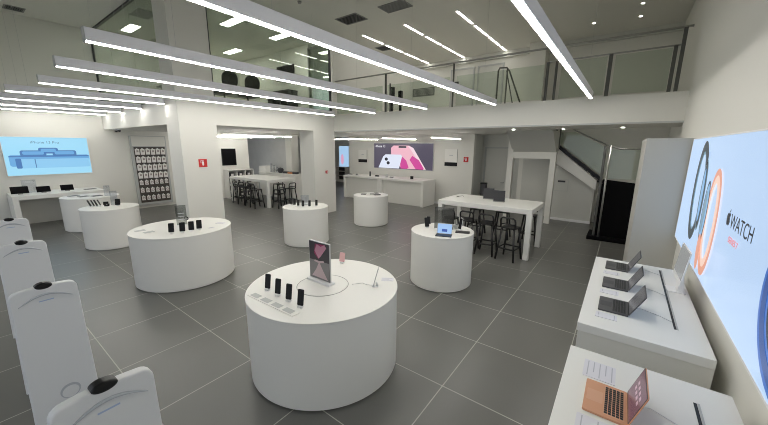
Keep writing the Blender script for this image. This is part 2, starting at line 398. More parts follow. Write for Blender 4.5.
# vents
def vent(lab, x, y, w, d, m='dark'):
    o = thing('ceiling_vent', lab, 'vent', (x, y, ZC), 0, 'ceiling vents')
    f = MB(); f.ring([(-w/2-.03, -d/2-.03), (w/2+.03, -d/2-.03), (w/2+.03, d/2+.03), (-w/2-.03, d/2+.03)], [(-w/2, -d/2), (w/2, -d/2), (w/2, d/2), (-w/2, d/2)], -.015, 0)
    part('frame', f, 'grey', o)
    s_ = MB()
    for i in range(8):
        yy = -d/2+(i+.5)*d/8; s_.box(-w/2, w/2, yy-.014, yy+.014, -.012, -.004)
    part('slats', s_, m, o); part('backing', MB().box(-w/2, w/2, -d/2, d/2, -.003, -.001), 'void' if m == 'dark' else 'grey', o)
vent('dark rectangular air vent, darkest one in the main ceiling', -7.0, 7.75, .75, .5)
vent('grey rectangular air vent right of the dark vent', -5.45, 7.78, .75, .45, 'grey')
vent('small dark air vent by the left wall ceiling', -14.1, 1.75, .36, .34)
vent('grey air vent seen through the glass in the meeting room ceiling', -11.6, 4.0, .7, .4, 'grey')
vent('small dark air vent beside the left row of strip lights', -7.9, 10.6, .5, .45)
sd = thing('smoke_detector', 'small round smoke detector on the main ceiling by the glass wall top', 'smoke detector', (-7.31, 6.1, ZC))
part('body', MB().lathe([(0, -.05), (.035, -.05), (.05, -.02), (.055, 0)], 24), 'grey', sd)

# ------------------------------------------------------------------ cameras, signs
def fire_sign(name, lab, mtx, w=.2):
    o = thing(name, lab, 'sign'); o.matrix_world = mtx
    part('plate', MB().box(-w/2, w/2, -w/2, w/2, 0, .006), 'red', o)
    q = MB(); q.prism(rrect(-.022, .022, -.06, .04, .02), .006, .008); q.box(-.012, .012, .04, .062, .006, .008); q.box(-.045, .02, .058, .068, .006, .008); q.box(-.055, -.042, .0, .068, .006, .008)
    part('pictogram', q, 'whitep', o)
def frame(o, u, v, n): return Matrix(((u[0], v[0], n[0], o[0]), (u[1], v[1], n[1], o[1]), (u[2], v[2], n[2], o[2]), (0, 0, 0, 1)))
XP = lambda o: frame(o, (0, 1, 0), (0, 0, 1), (1, 0, 0))     # facing +X
XN = lambda o: frame(o, (0, -1, 0), (0, 0, 1), (-1, 0, 0))   # facing -X
YN = lambda o: frame(o, (1, 0, 0), (0, 0, 1), (0, -1, 0))    # facing -Y
fire_sign('fire_sign', 'red fire extinguisher sign on the large corner pillar', XP((XA, 3.81, 1.955)))
fire_sign('fire_sign', 'red fire extinguisher sign on the back wall beside the corridor', YN((-5.08, 12.3, 1.91)))
al = thing('fire_alarm_button', 'small round red alarm button on the middle pillar', 'alarm button'); al.matrix_world = XP((XA, 8.0, 1.49))
part('base_plate', MB().prism(rrect(-.05, .05, -.05, .05, .015), 0, .03), 'red', al); part('button', MB().lathe([(0, .045), (.02, .045), (.024, .03)], 20), 'whitep', al)
for nm, lab, x, z0, z1 in (('wall_notice', 'framed white notice with black strip, right of the pink phone screen', -5.72, 1.63, 2.31), ('wall_notice', 'framed white notice with black strip, left of the pink phone screen', -10.45, 1.62, 2.22)):
    o = thing(nm, lab, 'notice'); o.matrix_world = YN((x, 12.3, z0))
    h = z1-z0
    part('backing', MB().box(-.28, .28, 0, h, 0, .012), 'lam', o); part('black_strip', MB().box(-.28, .28, 0, .15, .012, .018), 'black', o)
    part('lettering', MB().box(-.08, .08, h*.62, h*.66, .012, .0135), 'print', o)
    part('side_edge', MB().box(.265, .28, .15, h, .012, .02), 'grey', o)
o = thing('small_wall_sign', 'small dark sign plate on the panel below the stairs', 'sign'); o.matrix_world = YN((-1.6, 12.02, 1.31))
part('dark_plate', MB().box(-.11, .11, -.03, .03, 0, .008), 'dark', o); part('outline', MB().ring([(-.2, -.32), (.2, -.32), (.2, .07), (-.2, .07)], [(-.192, -.312), (.192, -.312), (.192, .062), (-.192, .062)], 0, .003), 'lgrey', o)
cams = (('left', -14.2), ('right', -13.88))
for sname, x in cams:
    o = thing('dome_camera', '%s one of two small black dome cameras below the left soffit' % sname, 'camera', (x, 3.62, ZS), 0, 'soffit dome cameras')
    part('base', MB().lathe([(.06, 0), (.06, -.02), (.05, -.03)], 24), 'whitep', o); part('dome', MB().lathe([(.05, -.03), (.045, -.06), (.025, -.08), (0, -.085)], 24), 'black', o)

# ------------------------------------------------------------------ advertising screens
def text(name, s_, x, y, size, m, parent, z=.004, align='LEFT', sx=1):
    c = bpy.data.curves.new(name, 'FONT'); c.body = s_; c.size = size; c.align_x = align; c.extrude = .0005
    c.materials.append(M[m] if isinstance(m, str) else m)
    f_ = bpy.data.objects.new('font_source', c); COL.objects.link(f_); bpy.context.view_layer.update()
    me = bpy.data.meshes.new_from_object(f_.evaluated_get(bpy.context.evaluated_depsgraph_get())); bpy.data.objects.remove(f_)
    me.materials.clear(); me.materials.append(M[m] if isinstance(m, str) else m)
    o = bpy.data.objects.new(name, me); COL.objects.link(o); o.parent = parent; o.location = (x, y, z)
    for v in me.vertices: v.co.x *= sx
    return o
def flat(name, pts, m, parent, k, holes=None):
    z = .001+.0015*k
    mb = MB()
    if holes: mb.ring(pts, holes, z, z+.001)
    else: mb.prism(pts, z, z+.001)
    return mb.build(name, m, parent)
def screen(label, mtx, w, h, bg):
    o = thing('advertising_screen', label, 'screen'); o.matrix_world = mtx
    part('housing', MB().box(0, w, 0, h, -.035, -.001), 'lgrey', o)
    fr = MB(); fr.ring([(0, 0), (w, 0), (w, h), (0, h)], [(.012, .012), (w-.012, .012), (w-.012, h-.012), (.012, h-.012)], -.001, .004); part('bezel', fr, 'whitep', o)
    part('display', MB().box(.012, w-.012, .012, h-.012, -.001, 0), bg, o)
    return o
# right wall: watch advertisement
ys = 5.76; z0 = 1.22
sr = screen('large light blue screen with two watches and black lettering on the right wall', XN((XR-.043, 6.45, 1.085)) @ Matrix.Scale(1.12, 4), 4.3, 1.30, em('screen_pale_blue', 184, 210, 242))
U = lambda y: ys-y
V = lambda z: z-z0
e1 = em('watch_black', 32, 46, 54); e2 = em('watch_silver', 120, 150, 170); e3 = em('watch_orange', 224, 158, 134); e4 = em('watch_orange_light', 242, 206, 190); e5 = em('ad_text_black', 25, 28, 38)
e6 = em('ad_text_red', 232, 120, 120); e7 = em('watch_blue', 60, 110, 190); e8 = em('watch_blue_dark', 40, 80, 150); e9 = em('watch_face_dark', 30, 38, 45); e10 = em('watch_face_blue', 130, 175, 215)
flat('watch_band', ell(U(4.78), V(1.95), .29, .53, .12), e1, sr, 1, ell(U(4.76), V(1.95), .18, .41, .12))
flat('watch_band_highlight', ell(U(4.78), V(1.95), .19, .42, .12), e2, sr, 1, ell(U(4.76), V(1.95), .16, .39, .12))
flat('watch_case', ell(U(4.52), V(1.93), .10, .34, .14), e9, sr, 2)
flat('watch_case_glass', ell(U(4.535), V(1.93), .055, .27, .14), e10, sr, 3)
flat('watch_case_rim', ell(U(4.52), V(1.93), .115, .36, .14), e2, sr, 2, ell(U(4.52), V(1.93), .10, .34, .14))
flat('watch_crown', ell(U(4.62), V(2.30), .05, .07, .3), e9, sr, 3)
flat('watch_band', ell(U(3.95), V(1.75), .25, .48, .10), e3, sr, 3, ell(U(3.95), V(1.76), .20, .41, .10))
flat('watch_band_highlight', ell(U(3.95), V(1.76), .20, .41, .10), e4, sr, 3, ell(U(3.96), V(1.76), .13, .34, .10))
flat('watch_case', ell(U(4.23), V(1.80), .085, .27, .10), e10, sr, 4)
flat('watch_case_glass', ell(U(4.25), V(1.80), .045, .20, .10), e2, sr, 5)
flat('watch_case_rim', ell(U(4.23), V(1.80), .105, .30, .10), e9, sr, 4, ell(U(4.23), V(1.80), .085, .27, .10))
flat('watch_band', ell(U(4.16), V(1.43), .075, .17, .25), e3, sr, 5)
flat('watch_case', ell(U(1.98), V(1.72), .50, .47, .08), e7, sr, 3)
flat('watch_case_rim', ell(U(1.98), V(1.72), .47, .44, .08), e8, sr, 4, ell(U(1.98), V(1.72), .41, .38, .08))
flat('watch_face', ell(U(1.98), V(1.72), .38, .35, .08), e9, sr, 4)
# fruit emblem with a bite and a leaf
body = [(0, .30), (.10, .36), (.22, .36), (.33, .28), (.27, .20), (.24, .08), (.28, -.04), (.36, -.11), (.30, -.26), (.20, -.38), (.10, -.38), (0, -.34), (-.10, -.38), (-.20, -.38), (-.31, -.24), (-.38, -.04), (-.37, .16), (-.28, .31), (-.14, .36)]
k = .125
flat('emblem', [(U(3.40)+p[0]*k, V(1.885)+p[1]*k) for p in body], e5, sr, 1)
flat('emblem_leaf', [(U(3.40)+(p[0])*k, V(1.885)+(p[1])*k) for p in ((0, .38), (.03, .50), (.16, .60), (.15, .48), (.08, .40))], e5, sr, 1)
text('lettering', 'WATCH', U(3.33), V(1.835), .145, e5, sr, sx=.98)
text('lettering', 'SERIES 7', U(3.29), V(1.735), .062, e6, sr, sx=1.1)
# left wall: phone advertisement
yl = .98; zl = 1.44
sl = screen('light blue screen showing blue phone cameras on the left wall above the white table', XP((XL+.036, yl, zl)), 1.93, 1.17, em('screen_sky_blue', 158, 218, 246))
UL = lambda y: y-yl
VL = lambda z: z-zl
b1 = em('phone_blue', 104, 168, 220); b2 = em('phone_blue_dark', 70, 120, 180); b3 = em('phone_blue_light', 140, 200, 238); b4 = em('phone_text_grey', 90, 130, 165)
flat('phone_body', rrect(.10, 1.90, .28, .62, .06), b1, sl, 1); flat('phone_side', rrect(.22, 1.90, .22, .50, .04), b3, sl, 2); flat('phone_end', rrect(.22, .34, .22, .52, .03), b2, sl, 3)
flat('phone_seam', [(.62, .23), (.64, .23), (.64, .50), (.62, .50)], b2, sl, 3); flat('phone_edge', [(.1, .56), (1.90, .56), (1.90, .60), (.1, .60)], b2, sl, 3)
for cx, cy, a in ((.62, .68, .28), (1.32, .68, .28), (.96, .76, .22)):
    flat('camera_ring', rrect(cx-a, cx+a, cy-.10, cy+.08, .05), b2, sl, 4); flat('camera_lens', rrect(cx-a+.05, cx+a-.05, cy-.05, cy+.05, .04), b1, sl, 5)
text('lettering', 'iPhone 13 Pro', .60, .97, .11, b4, sl, sx=1.0)
# back wall: pink phones
xb = -9.72; zb = 1.38
sb = screen('dark screen showing one white and one pink phone on the back wall', YN((xb, 12.3-.036, zb)), 3.2, 1.17, em('screen_plum', 78, 72, 90))
p1 = em('phone_white', 222, 228, 244); p2 = em('phone_pink', 236, 180, 196); p3 = em('phone_magenta', 205, 70, 150); p4 = em('phone_palepink', 240, 214, 222); p5 = em('lens_dark', 40, 40, 52); p6 = em('ad_white', 240, 240, 245)
flat('pink_phone', [(1.02, .62), (1.0, .95), (1.14, 1.06), (1.98, 1.06), (2.2, .96), (2.86, .04), (1.6, .04)], p2, sb, 1)
flat('pink_phone_frame', [(1.9, 1.06), (2.2, .96), (2.86, .04), (2.70, .04), (2.1, .86)], p4, sb, 2)
flat('screen_notch', rrect(1.42, 1.84, .96, 1.04, .03), p5, sb, 3)
flat('magenta_petal', [(1.52, .30), (1.62, .58), (1.85, .40), (1.98, .10), (1.9, .04), (1.55, .04)], p3, sb, 3)
flat('magenta_petal', [(2.02, .44), (2.16, .62), (2.5, .44), (2.76, .08), (2.72, .04), (2.35, .04)], p3, sb, 3)
flat('white_phone', [(.28, .03), (.56, .56), (.70, .66), (1.56, .66), (1.62, .58), (1.46, .03)], p1, sb, 4)
flat('camera_lens', ell(.74, .44, .09, .075), p5, sb, 5); flat('camera_lens', ell(.85, .27, .09, .075), p5, sb, 5)
text('lettering', 'iPhone 13', .10, .98, .15, p6, sb, sx=.95)
# black screen in the side room
o = thing('wall_television', 'switched off black television on the side room wall beyond the corner pillar', 'television'); o.matrix_world = XP((XL+.06, 7.42, 1.49))
part('casing', MB().box(0, .66, 0, .76, -.05, 0, .006), 'black', o); part('display', MB().box(.02, .64, .02, .74, 0, .002), 'void', o)
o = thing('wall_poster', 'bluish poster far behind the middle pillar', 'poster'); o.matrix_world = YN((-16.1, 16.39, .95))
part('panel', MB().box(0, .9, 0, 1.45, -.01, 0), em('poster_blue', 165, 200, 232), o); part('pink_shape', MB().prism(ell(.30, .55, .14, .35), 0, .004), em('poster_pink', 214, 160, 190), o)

# ------------------------------------------------------------------ small display items
def sized_phone(name, label, loc, rz, body='black', w=.075, h=.155, tilt=20, group=None, stand=True):
    o = thing(name, label, 'phone', loc, rz, group)
    t = Matrix.Translation((0, 0, .022)) @ Matrix.Rotation(math.radians(-tilt), 4, 'X')
    part('body', MB().prism(rrect(-w/2, w/2, 0, h, .011), -.004, .004, t @ Matrix.Rotation(PI/2, 4, 'X'), bev=.0015), body, o)
    part('screen', MB().prism(rrect(-w/2+.004, w/2-.004, .004, h-.004, .008), .0041, .0048, t @ Matrix.Rotation(PI/2, 4, 'X')), 'black' if body != 'pink' else 'pink', o)
    q = MB(); q.box(-.02, .02, -.012, .05, 0, .006, .002); q.tube([(0, .035, .004), (0, .03, .055)], .008)
    q.box(-.024, .024, -.02, .012, .0, .022, .003)
    part('stand', q, 'whitep', o)
    return o
def card(label, loc, rz, w=.16, d=.09, group=None, lines=3, sheet='paper'):
    o = thing('spec_card', label, 'card', loc, rz, group)
    part('sheet', MB().prism(rrect(-w/2, w/2, -d/2, d/2, .006), 0, .004), sheet, o)
    q = MB()
    for i in range(lines):
        y = d/2-.02-i*(d-.03)/max(1, lines-1)*.9; q.box(-w/2+.012, w/2-.015-(i % 2)*w*.25, y-.003, y+.003, .004, .0046)
    part('print', q, 'print', o)
    return o
def acrylic_sign(label, loc, rz, w, h, m='acr', ink=None):
    o = thing('acrylic_sign', label, 'sign', loc, rz)
    part('panel', MB().box(-w/2, w/2, -.004, .004, .01, h, .001, 1), m, o); part('foot', MB().box(-w/2, w/2, -.04, .04, 0, .01, .002), 'acr' if m == 'acr' else 'whitep', o)
    if ink:
        q = MB()
        for i, (a, b_, z) in enumerate(ink): q.box(a*w, b_*w, -.0055, -.0045, z*h-.006, z*h+.006)
        part('print', q, 'print', o)
    return o

def pod(label, x, y, r, h):
    o = thing('round_display_table', label, 'display table', (x, y, 0), 0, 'round white display tables')
    part('body', MB().lathe([(0, 0), (r-.03, 0), (r-.03, .02), (r-.004, .02), (r-.004, h-.022), (0, h-.022)], 96), 'lam', o)
    part('table_top', MB().lathe([(0, h-.02), (r-.003, h-.02), (r, h-.017), (r, h-.003), (r-.003, h), (0, h)], 96), 'lam', o)
    return o
pod('large round white display table nearest the camera, pink picture stand on top', -2.50, 2.27, .81, .90)
pod('large round white display table in front of the corner pillar, four phones on top', -6.35, 2.37, .80, .93)
pod('small round white display table beside the high table, lit tablet on top', -2.455, 5.055, .548, .95)
pod('small round white display table in front of the middle pillar, six phones in a row', -6.30, 5.18, .555, .92)
pod('small round white display table in front of the back wall counters', -6.27, 7.755, .545, .91)
pod('round white display table between the corner pillar table and the left wall table', -9.82, 2.15, .56, .93)
pod('round white display table right by the left wall table, partly hidden', -12.35, 2.31, .66, .93)

# --- near table
tz = .90
for i, (x, nm) in enumerate(((-2.83, 'leftmost'), (-2.64, 'second from the left'), (-2.45, 'third from the left'), (-2.26, 'rightmost'))):
    sized_phone('smartphone', '%s of four black phones standing on the near round table' % nm, (x-.03, 1.80-.01*i, tz), .3, tilt=10, w=.066, group='phones on the near table')
tray = thing('clear_card_tray', 'long clear tray of price cards in front of the four near phones', 'tray', (-2.55, 1.655, tz), .02)
part('tray', MB().prism(rrect(-.37, .34, -.045, .045, .01), 0, .008), 'lam', tray)
for i in range(4): part('price_card', MB().box(-.34+i*.17, -.22+i*.17, -.03, .03, .008, .010), 'lgrey', tray)
ps = thing('picture_stand', 'upright panel with pink and black picture in the middle of the near round table', 'display stand', (-2.58, 2.29, tz), 0)
part('base', MB().box(-.18, .18, -.05, .05, 0, .028, .006), 'whitep', ps)
part('panel', MB().box(-.165, .165, -.008, .010, .028, .47, .002), 'silver', ps)
part('picture', MB().box(-.158, .158, -.010, -.0075, .036, .462), mat('poster_charcoal', (.05, .045, .05, 1), .3), ps)
pk = mat('poster_pink_ink', (.50, .24, .32, 1), .3); pk2 = mat('poster_pale_ink', (.55, .42, .44, 1), .3); pk3 = mat('poster_crimson_ink', (.28, .03, .10, 1), .3); pk4 = mat('poster_grey_ink', (.22, .21, .21, 1), .3)
PM = lambda k: Matrix(((1, 0, 0, 0), (0, 0, -1, -.0105-.0008*k), (0, 1, 0, 0), (0, 0, 0, 1)))
part('picture_lower_half', MB().prism([(-.157, .037), (.157, .037), (.157, .25), (-.157, .25)], 0, .0006, PM(0)), pk4, ps)
part('picture_shape', MB().prism([(-.06, .44), (.10, .45), (.06, .36), (-.01, .27), (-.08, .33)], 0, .0006, PM(0)), pk3, ps)
part('picture_shape', MB().prism([(-.03, .44), (.03, .42), (.09, .45), (.12, .42), (.02, .30), (-.01, .28), (-.07, .36)], 0, .0006, PM(1)), pk, ps)
part('picture_shape', MB().prism([(-.12, .06), (-.05, .15), (0, .24), (.05, .16), (.13, .05)], 0, .0006, PM(1)), pk2, ps)
part('picture_shape', MB().prism([(-.08, .235), (0, .225), (.08, .245), (.07, .265), (0, .25), (-.07, .255)], 0, .0006, PM(2)), pk2, ps)
rg = thing('turntable_ring', 'thin round plate ring set into the top of the near round table', 'ring', (-2.50, 2.25, tz))
part('groove', MB().ring(ell(0, 0, .281, .281, n=64), ell(0, 0, .276, .276, n=64), 0, .002), 'grey', rg); part('plate', MB().lathe([(0, .004), (.270, .004), (.272, .0), ], 64), 'lam', rg)
sized_phone('smartphone', 'pale pink phone at the far edge of the near round table', (-2.80, 2.86, tz), .3, body='pink', w=.075, h=.12, tilt=12)
sp = sized_phone('smartphone', 'phone seen edge on with cable, at the right of the near round table', (-2.03, 2.56, tz), -1.0, body='silver', w=.085, h=.21, tilt=15)
cb = thing('white_cable', 'thin cable lying from the ring to the edge-on phone', 'cable', (0, 0, tz+.004)); part('wire', MB().tube([(-2.25, 2.45, 0), (-2.18, 2.55, 0), (-2.12, 2.54, 0), (-2.05, 2.57, .0)], .003, 6), 'cable', cb)
card('small pale spec card beside the edge-on phone', (-2.02, 2.80, tz), .6, .14, .09)

# --- table by the corner pillar
tz = .93
for i, (x, y, bd, nm) in enumerate(((-5.98, 2.06, 'black', 'leftmost black'), (-5.90, 2.20, 'black', 'second black'), (-5.87, 2.33, 'dark', 'dark grey third'), (-5.87, 2.46, 'black', 'rightmost black'))):
    sized_phone('smartphone', '%s phone of the row on the corner pillar table' % nm, (x-.02, y, tz), PI/2-.5, body=bd, w=.085, group='phones on the corner pillar table')
acrylic_sign('tall clear sign holder standing behind the phones on the corner pillar table', (-6.48, 2.42, tz), PI/2-.35, .17, .38, 'dacr', ((-.3, .3, .6), (-.3, .2, .45), (-.3, .3, .3)))
card('left grey spec card lying on the corner pillar table', (-6.62, 1.80, tz), PI/2, .15, .11, sheet='lgrey'); card('right grey spec card lying on the corner pillar table', (-6.40, 1.86, tz), PI/2, .15, .11, sheet='lgrey')
card('small spec card at the far right of the corner pillar table', (-6.10, 2.94, tz), .6, .16, .1); card('tiny spec card beside the rightmost phone on the corner pillar table', (-5.88, 2.66, tz), PI/2, .1, .06)
o = thing('black_watch', 'small black watch puck behind the phones on the corner pillar table', 'watch', (-6.9, 2.66, tz), .3); part('strap', MB().tube([(-.05, 0, .03), (-.04, 0, .055), (0, 0, .065), (.04, 0, .055), (.05, 0, .03), (.04, 0, .012), (0, 0, .01), (-.04, 0, .012), (-.05, 0, .03)], .01), 'black', o); part('stand', MB().lathe([(0, .012), (.04, .01), (.045, 0)], 20), 'whitep', o)

# --- table a
for i in range(4):
    sized_phone('smartphone', ('first', 'second', 'third', 'fourth')[i]+' phone from the left in the slanted row before the left wall', (-10.08+.02*i, 1.86+.055*i, tz), PI/2+1.0, body=('dark', 'silver', 'dark', 'silver')[i], w=.07, group='slanted phone row')
sized_phone('smartphone', 'black phone beside the clear sign on the slanted phone row table', (-9.80, 2.09, tz), PI/2-.4, w=.1, h=.08, tilt=50)
sized_phone('smartphone', 'small black phone behind the low black phone on the slanted phone row table', (-10.0, 2.12, tz), PI/2-.4, w=.1, h=.09, tilt=30)
sized_phone('smartphone', 'black phone alone at the right on the slanted phone row table', (-9.80, 2.30, tz), PI/2-.4, w=.10, h=.15)
acrylic_sign('clear sign holder on the slanted phone row table', (-10.12, 2.32, tz), PI/2-.4, .14, .34, 'acr', ((-.3, .3, .5),))
# --- table b
for i, (x, y, m) in enumerate(((-12.3, 2.15, 'grey'), (-12.2, 2.42, 'dark'), (-12.65, 2.0, 'lgrey'))):
    o = thing('tablet', ('grey tablet lying flat on the white table right by the left wall table', 'dark tablet lying flat on the white table right by the left wall table', 'pale tablet lying at the left of the white table right by the left wall table')[i], 'tablet', (x, y, tz), .3)
    part('body', MB().prism(rrect(-.09, .09, -.12, .12, .012), 0, .012), m, o); part('screen', MB().prism(rrect(-.08, .08, -.11, .11, .008), .012, .013), 'dark', o)
acrylic_sign('clear sign holder on the white table right by the left wall table', (-12.0, 2.62, tz), PI/2-.3, .14, .3, 'acr', ((-.3, .3, .5),))

# --- mid table
tz = .92
for i, (x, y) in enumerate(((-6.70, 5.06), (-6.54, 5.03), (-6.37, 5.01), (-6.20, 5.02), (-6.10, 5.14), (-6.03, 5.30))):
    sized_phone('smartphone', ('first', 'second', 'third', 'fourth', 'fifth', 'sixth')[i]+' phone from the left on the small table by the middle pillar', (x, y, tz), .75, body='black' if i % 2 else 'dark', w=.06, h=.15, group='phones by the middle pillar')
acrylic_sign('bluish sign holder behind the six phones by the middle pillar', (-6.40, 5.25, tz), .75, .2, .26, 'acr', ((-.35, .3, .8), (-.35, .35, .6), (-.35, .2, .42), (-.3, .35, .25)))
# --- far table
tz = .91
for i, (x, y, w, m) in enumerate(((-6.50, 7.68, .16, 'dark'), (-6.30, 7.85, .14, 'lgrey'), (-6.08, 7.84, .2, 'dark'), (-6.32, 8.1, .12, 'grey'))):
    o = thing('tablet', ('dark tablet at the left', 'pale tablet at the centre', 'wide dark tablet at the right', 'grey tablet at the back')[i]+' of the small table before the back counters', 'tablet', (x, y, tz), .5+.2*i)
    part('body', MB().box(-w/2, w/2, -.06, .06, 0, .02, .004), m, o); part('screen', MB().box(-w/2+.01, w/2-.01, -.05, .05, .02, .021), 'black', o)
# --- right small table
tz = .95
tb = thing('lit_tablet', 'tablet with glowing light blue screen and black keyboard on the laptop table', 'tablet', (-2.27, 4.74, tz), .32)
part('keyboard_base', MB().box(-.13, .13, -.09, .09, 0, .014, .003), 'black', tb)
T = Matrix.Translation((0, .06, .014)) @ Matrix.Rotation(math.radians(-18), 4, 'X') @ Matrix.Rotation(PI/2, 4, 'X')
part('body', MB().prism(rrect(-.125, .125, 0, .175, .01), -.004, .003, T), 'silver', tb)
part('display', MB().prism(rrect(-.117, .117, .008, .167, .006), .003, .004, T), em('tablet_display', 160, 196, 240), tb)
part('display_window', MB().prism(rrect(-.045, .045, .035, .08, .006), .004, .0045, T), em('tablet_display_dark', 60, 90, 170), tb)
acrylic_sign('wide smoked sign holder standing behind the lit tablet', (-2.46, 5.12, tz), .28, .34, .40, M['smoke2'])
sized_phone('smartphone', 'dark phone standing at the left edge of the laptop table', (-2.74, 5.02, tz), .9, w=.08, h=.17, tilt=18)
sized_phone('smartphone', 'grey phone standing behind the left one on the laptop table', (-2.82, 5.22, tz), .6, body='silver', w=.08, h=.15)
o = thing('tablet', 'dark tablet lying flat at the right of the laptop table', 'tablet', (-2.10, 5.12, tz), .35)
part('body', MB().prism(rrect(-.12, .12, -.07, .07, .01), 0, .012), 'dark', o); part('screen', MB().prism(rrect(-.11, .11, -.06, .06, .006), .012, .013), 'black', o)
o = thing('smart_speaker', 'small round pale speaker behind the lit tablet', 'speaker', (-2.30, 5.30, tz)); part('body', MB().lathe([(0, 0), (.035, 0), (.05, .025), (.052, .045), (.042, .075), (0, .082)], 24), 'lgrey', o); part('top_disc', MB().lathe([(0, .084), (.03, .083)], 20), 'black', o)
sized_phone('smartphone', 'white backed phone leaning near the smoked sign holder, right side', (-2.20, 5.22, tz), -.4, body='whitep', w=.08, h=.2, tilt=10)

# ------------------------------------------------------------------ high tables and stools
def high_table(label, x0, x1, y0, y1, h, th=.11, leg=.11):
    o = thing('high_table', label, 'table', ((x0+x1)/2, (y0+y1)/2, 0)); w = (x1-x0)/2; d = (y1-y0)/2
    part('table_top', MB().box(-w, w, -d, d, h-th, h, .006), 'lam', o)
    for sx in (-1, 1):
        for sy in (-1, 1): part('leg', MB().box(sx*w-(leg if sx > 0 else 0), sx*w+(leg if sx < 0 else 0), sy*d-(leg if sy > 0 else 0), sy*d+(leg if sy < 0 else 0), 0, h-th+.001, .005), 'lam', o)
    return o
high_table('long white high table with stools in front of the stairs', -3.6, -1.42, 7.12, 8.40, 1.12)
high_table('white high table with stools in the side room beyond the corner pillar', -13.7, -10.95, 7.2, 8.5, 1.08)
def stool_proto():
    o = thing('bar_stool', 'x', 'stool', (0, 0, 0), 0, 'black bar stools')
    part('seat', MB().prism(rrect(-.165, .165, -.165, .165, .06), .70, .725, bev=.005), 'blackm', o)
    for sx in (-1, 1):
        for sy in (-1, 1): part('leg', MB().tube([(sx*.13, sy*.13, .70), (sx*.20, sy*.20, 0)], .021), 'blackm', o)
    z = .26; q = .176
    part('footrest', MB().tube([(-q, -q, z), (q, -q, z), (q, q, z), (-q, q, z), (-q, -q+.01, z)], .017), 'blackm', o)
    pts = [(-.155, -.13, .71), (-.16, -.15, .86), (-.15, -.16, .91), (-.11, -.165, .94), (.11, -.165, .94), (.15, -.16, .91), (.16, -.15, .86), (.155, -.13, .71)]
    part('backrest', MB().tube(pts, .019), 'blackm', o)
    part('back_bar', MB().tube([(-.152, -.15, .80), (.152, -.15, .80)], .014), 'blackm', o)
    return o
sp = stool_proto()
sl_ = [((-1.80, 7.02), -.15, 'nearest the right leg of the long high table, front side'), ((-2.32, 7.08), .05, 'second along the front of the long high table'), ((-2.78, 7.12), 0, 'third along the front of the long high table'),
       ((-3.24, 7.10), .0, 'last at the left front of the long high table'),
       ((-1.75, 8.62), PI, 'behind the long high table at its right end'), ((-2.45, 8.65), PI+.1, 'behind the long high table at its middle'), ((-3.15, 8.62), PI, 'behind the long high table at its left end'),
       ((-12.95, 7.15), 0, 'far left on the near side of the side room table'), ((-12.45, 7.12), .1, 'second on the near side of the side room table'), ((-11.95, 7.12), 0, 'third on the near side of the side room table'), ((-11.40, 7.0), -.1, 'last on the near side of the side room table'),
       ((-10.72, 7.55), PI/2, 'at the end of the side room table, near side'), ((-10.72, 8.08), PI/2, 'at the end of the side room table, far side'), ((-12.4, 8.7), PI, 'behind the side room table')]
for i, (p, r, l) in enumerate(sl_): place(sp, i == 0, 'black metal bar stool '+l, (p[0], p[1], 0), r)
for i, (x, y, lab) in enumerate(((-2.31, 8.0, 'dark sign panel standing on the long high table, front one'), (-2.65, 8.25, 'dark sign panel standing on the long high table, rear one'))):
    o = thing('sign_panel', lab, 'sign', (x, y-.25, 1.12), .1); part('panel', MB().box(-.13, .13, -.008, .008, .012, .27, .002), 'dark', o); part('foot', MB().box(-.13, .13, -.05, .05, 0, .014, .002), 'grey', o)
o = thing('white_cable', 'thin cable loop lying on the left end of the long high table', 'cable', (-3.3, 7.75, 1.124)); part('wire', MB().tube([(.1*math.cos(a/10*2*PI), .06*math.sin(a/10*2*PI), .02+.02*math.sin(a)) for a in range(9)], .004, 6), 'dark', o)

# ------------------------------------------------------------------ back wall counters
cl = ('left', 'right')
for i, (a, c) in enumerate(((-10.65, -8.52), (-8.50, -6.30))):
    o = thing('wall_counter', '%s of the two white counters below the pink phone screen' % cl[i], 'counter', ((a+c)/2, 11.1, 0), 0, 'back wall counters'); w = (c-a)/2
    part('counter_top', MB().box(-w, w, 0, 1.0, .98, 1.06, .005), 'lam', o)
    part('side_panel', MB().box(-w, -w+.11, 0, 1.0, 0, .981, .003), 'lam', o); part('side_panel', MB().box(w-.11, w, 0, 1.0, 0, .981, .003), 'lam', o)
    part('front_panel', MB().box(-w+.11, w-.11, .12, .16, 0, .981), 'lam2', o)
items = ((-10.12, 'grey', .10, .05, 'flat grey device at the left of the left back counter'), (-9.3, 'dark', .07, .20, 'upright dark device on the left back counter'), (-8.9, 'black', .2, .05, 'flat black device at the right end of the left back counter'),
         (-8.35, 'lgrey', .12, .14, 'pale device at the left end of the right back counter'), (-8.1, 'dark', .18, .03, 'flat dark device on the right back counter, beside the pale one'), (-7.06, 'black', .14, .12, 'black device alone on the right back counter'), (-10.5, 'dark', .15, .03, 'dark tablet at the far left of the left back counter'))
for x, m, w, h, lab in items:
    o = thing('display_device', lab, 'device', (x, 11.45, 1.06), .2)
    part('foot', MB().box(-w/2, w/2, -.05, .05, 0, .012, .003), 'lgrey', o); part('body', MB().box(-w/2*.9, w/2*.9, -.015, .035, .012, h+.012, .004), m, o)

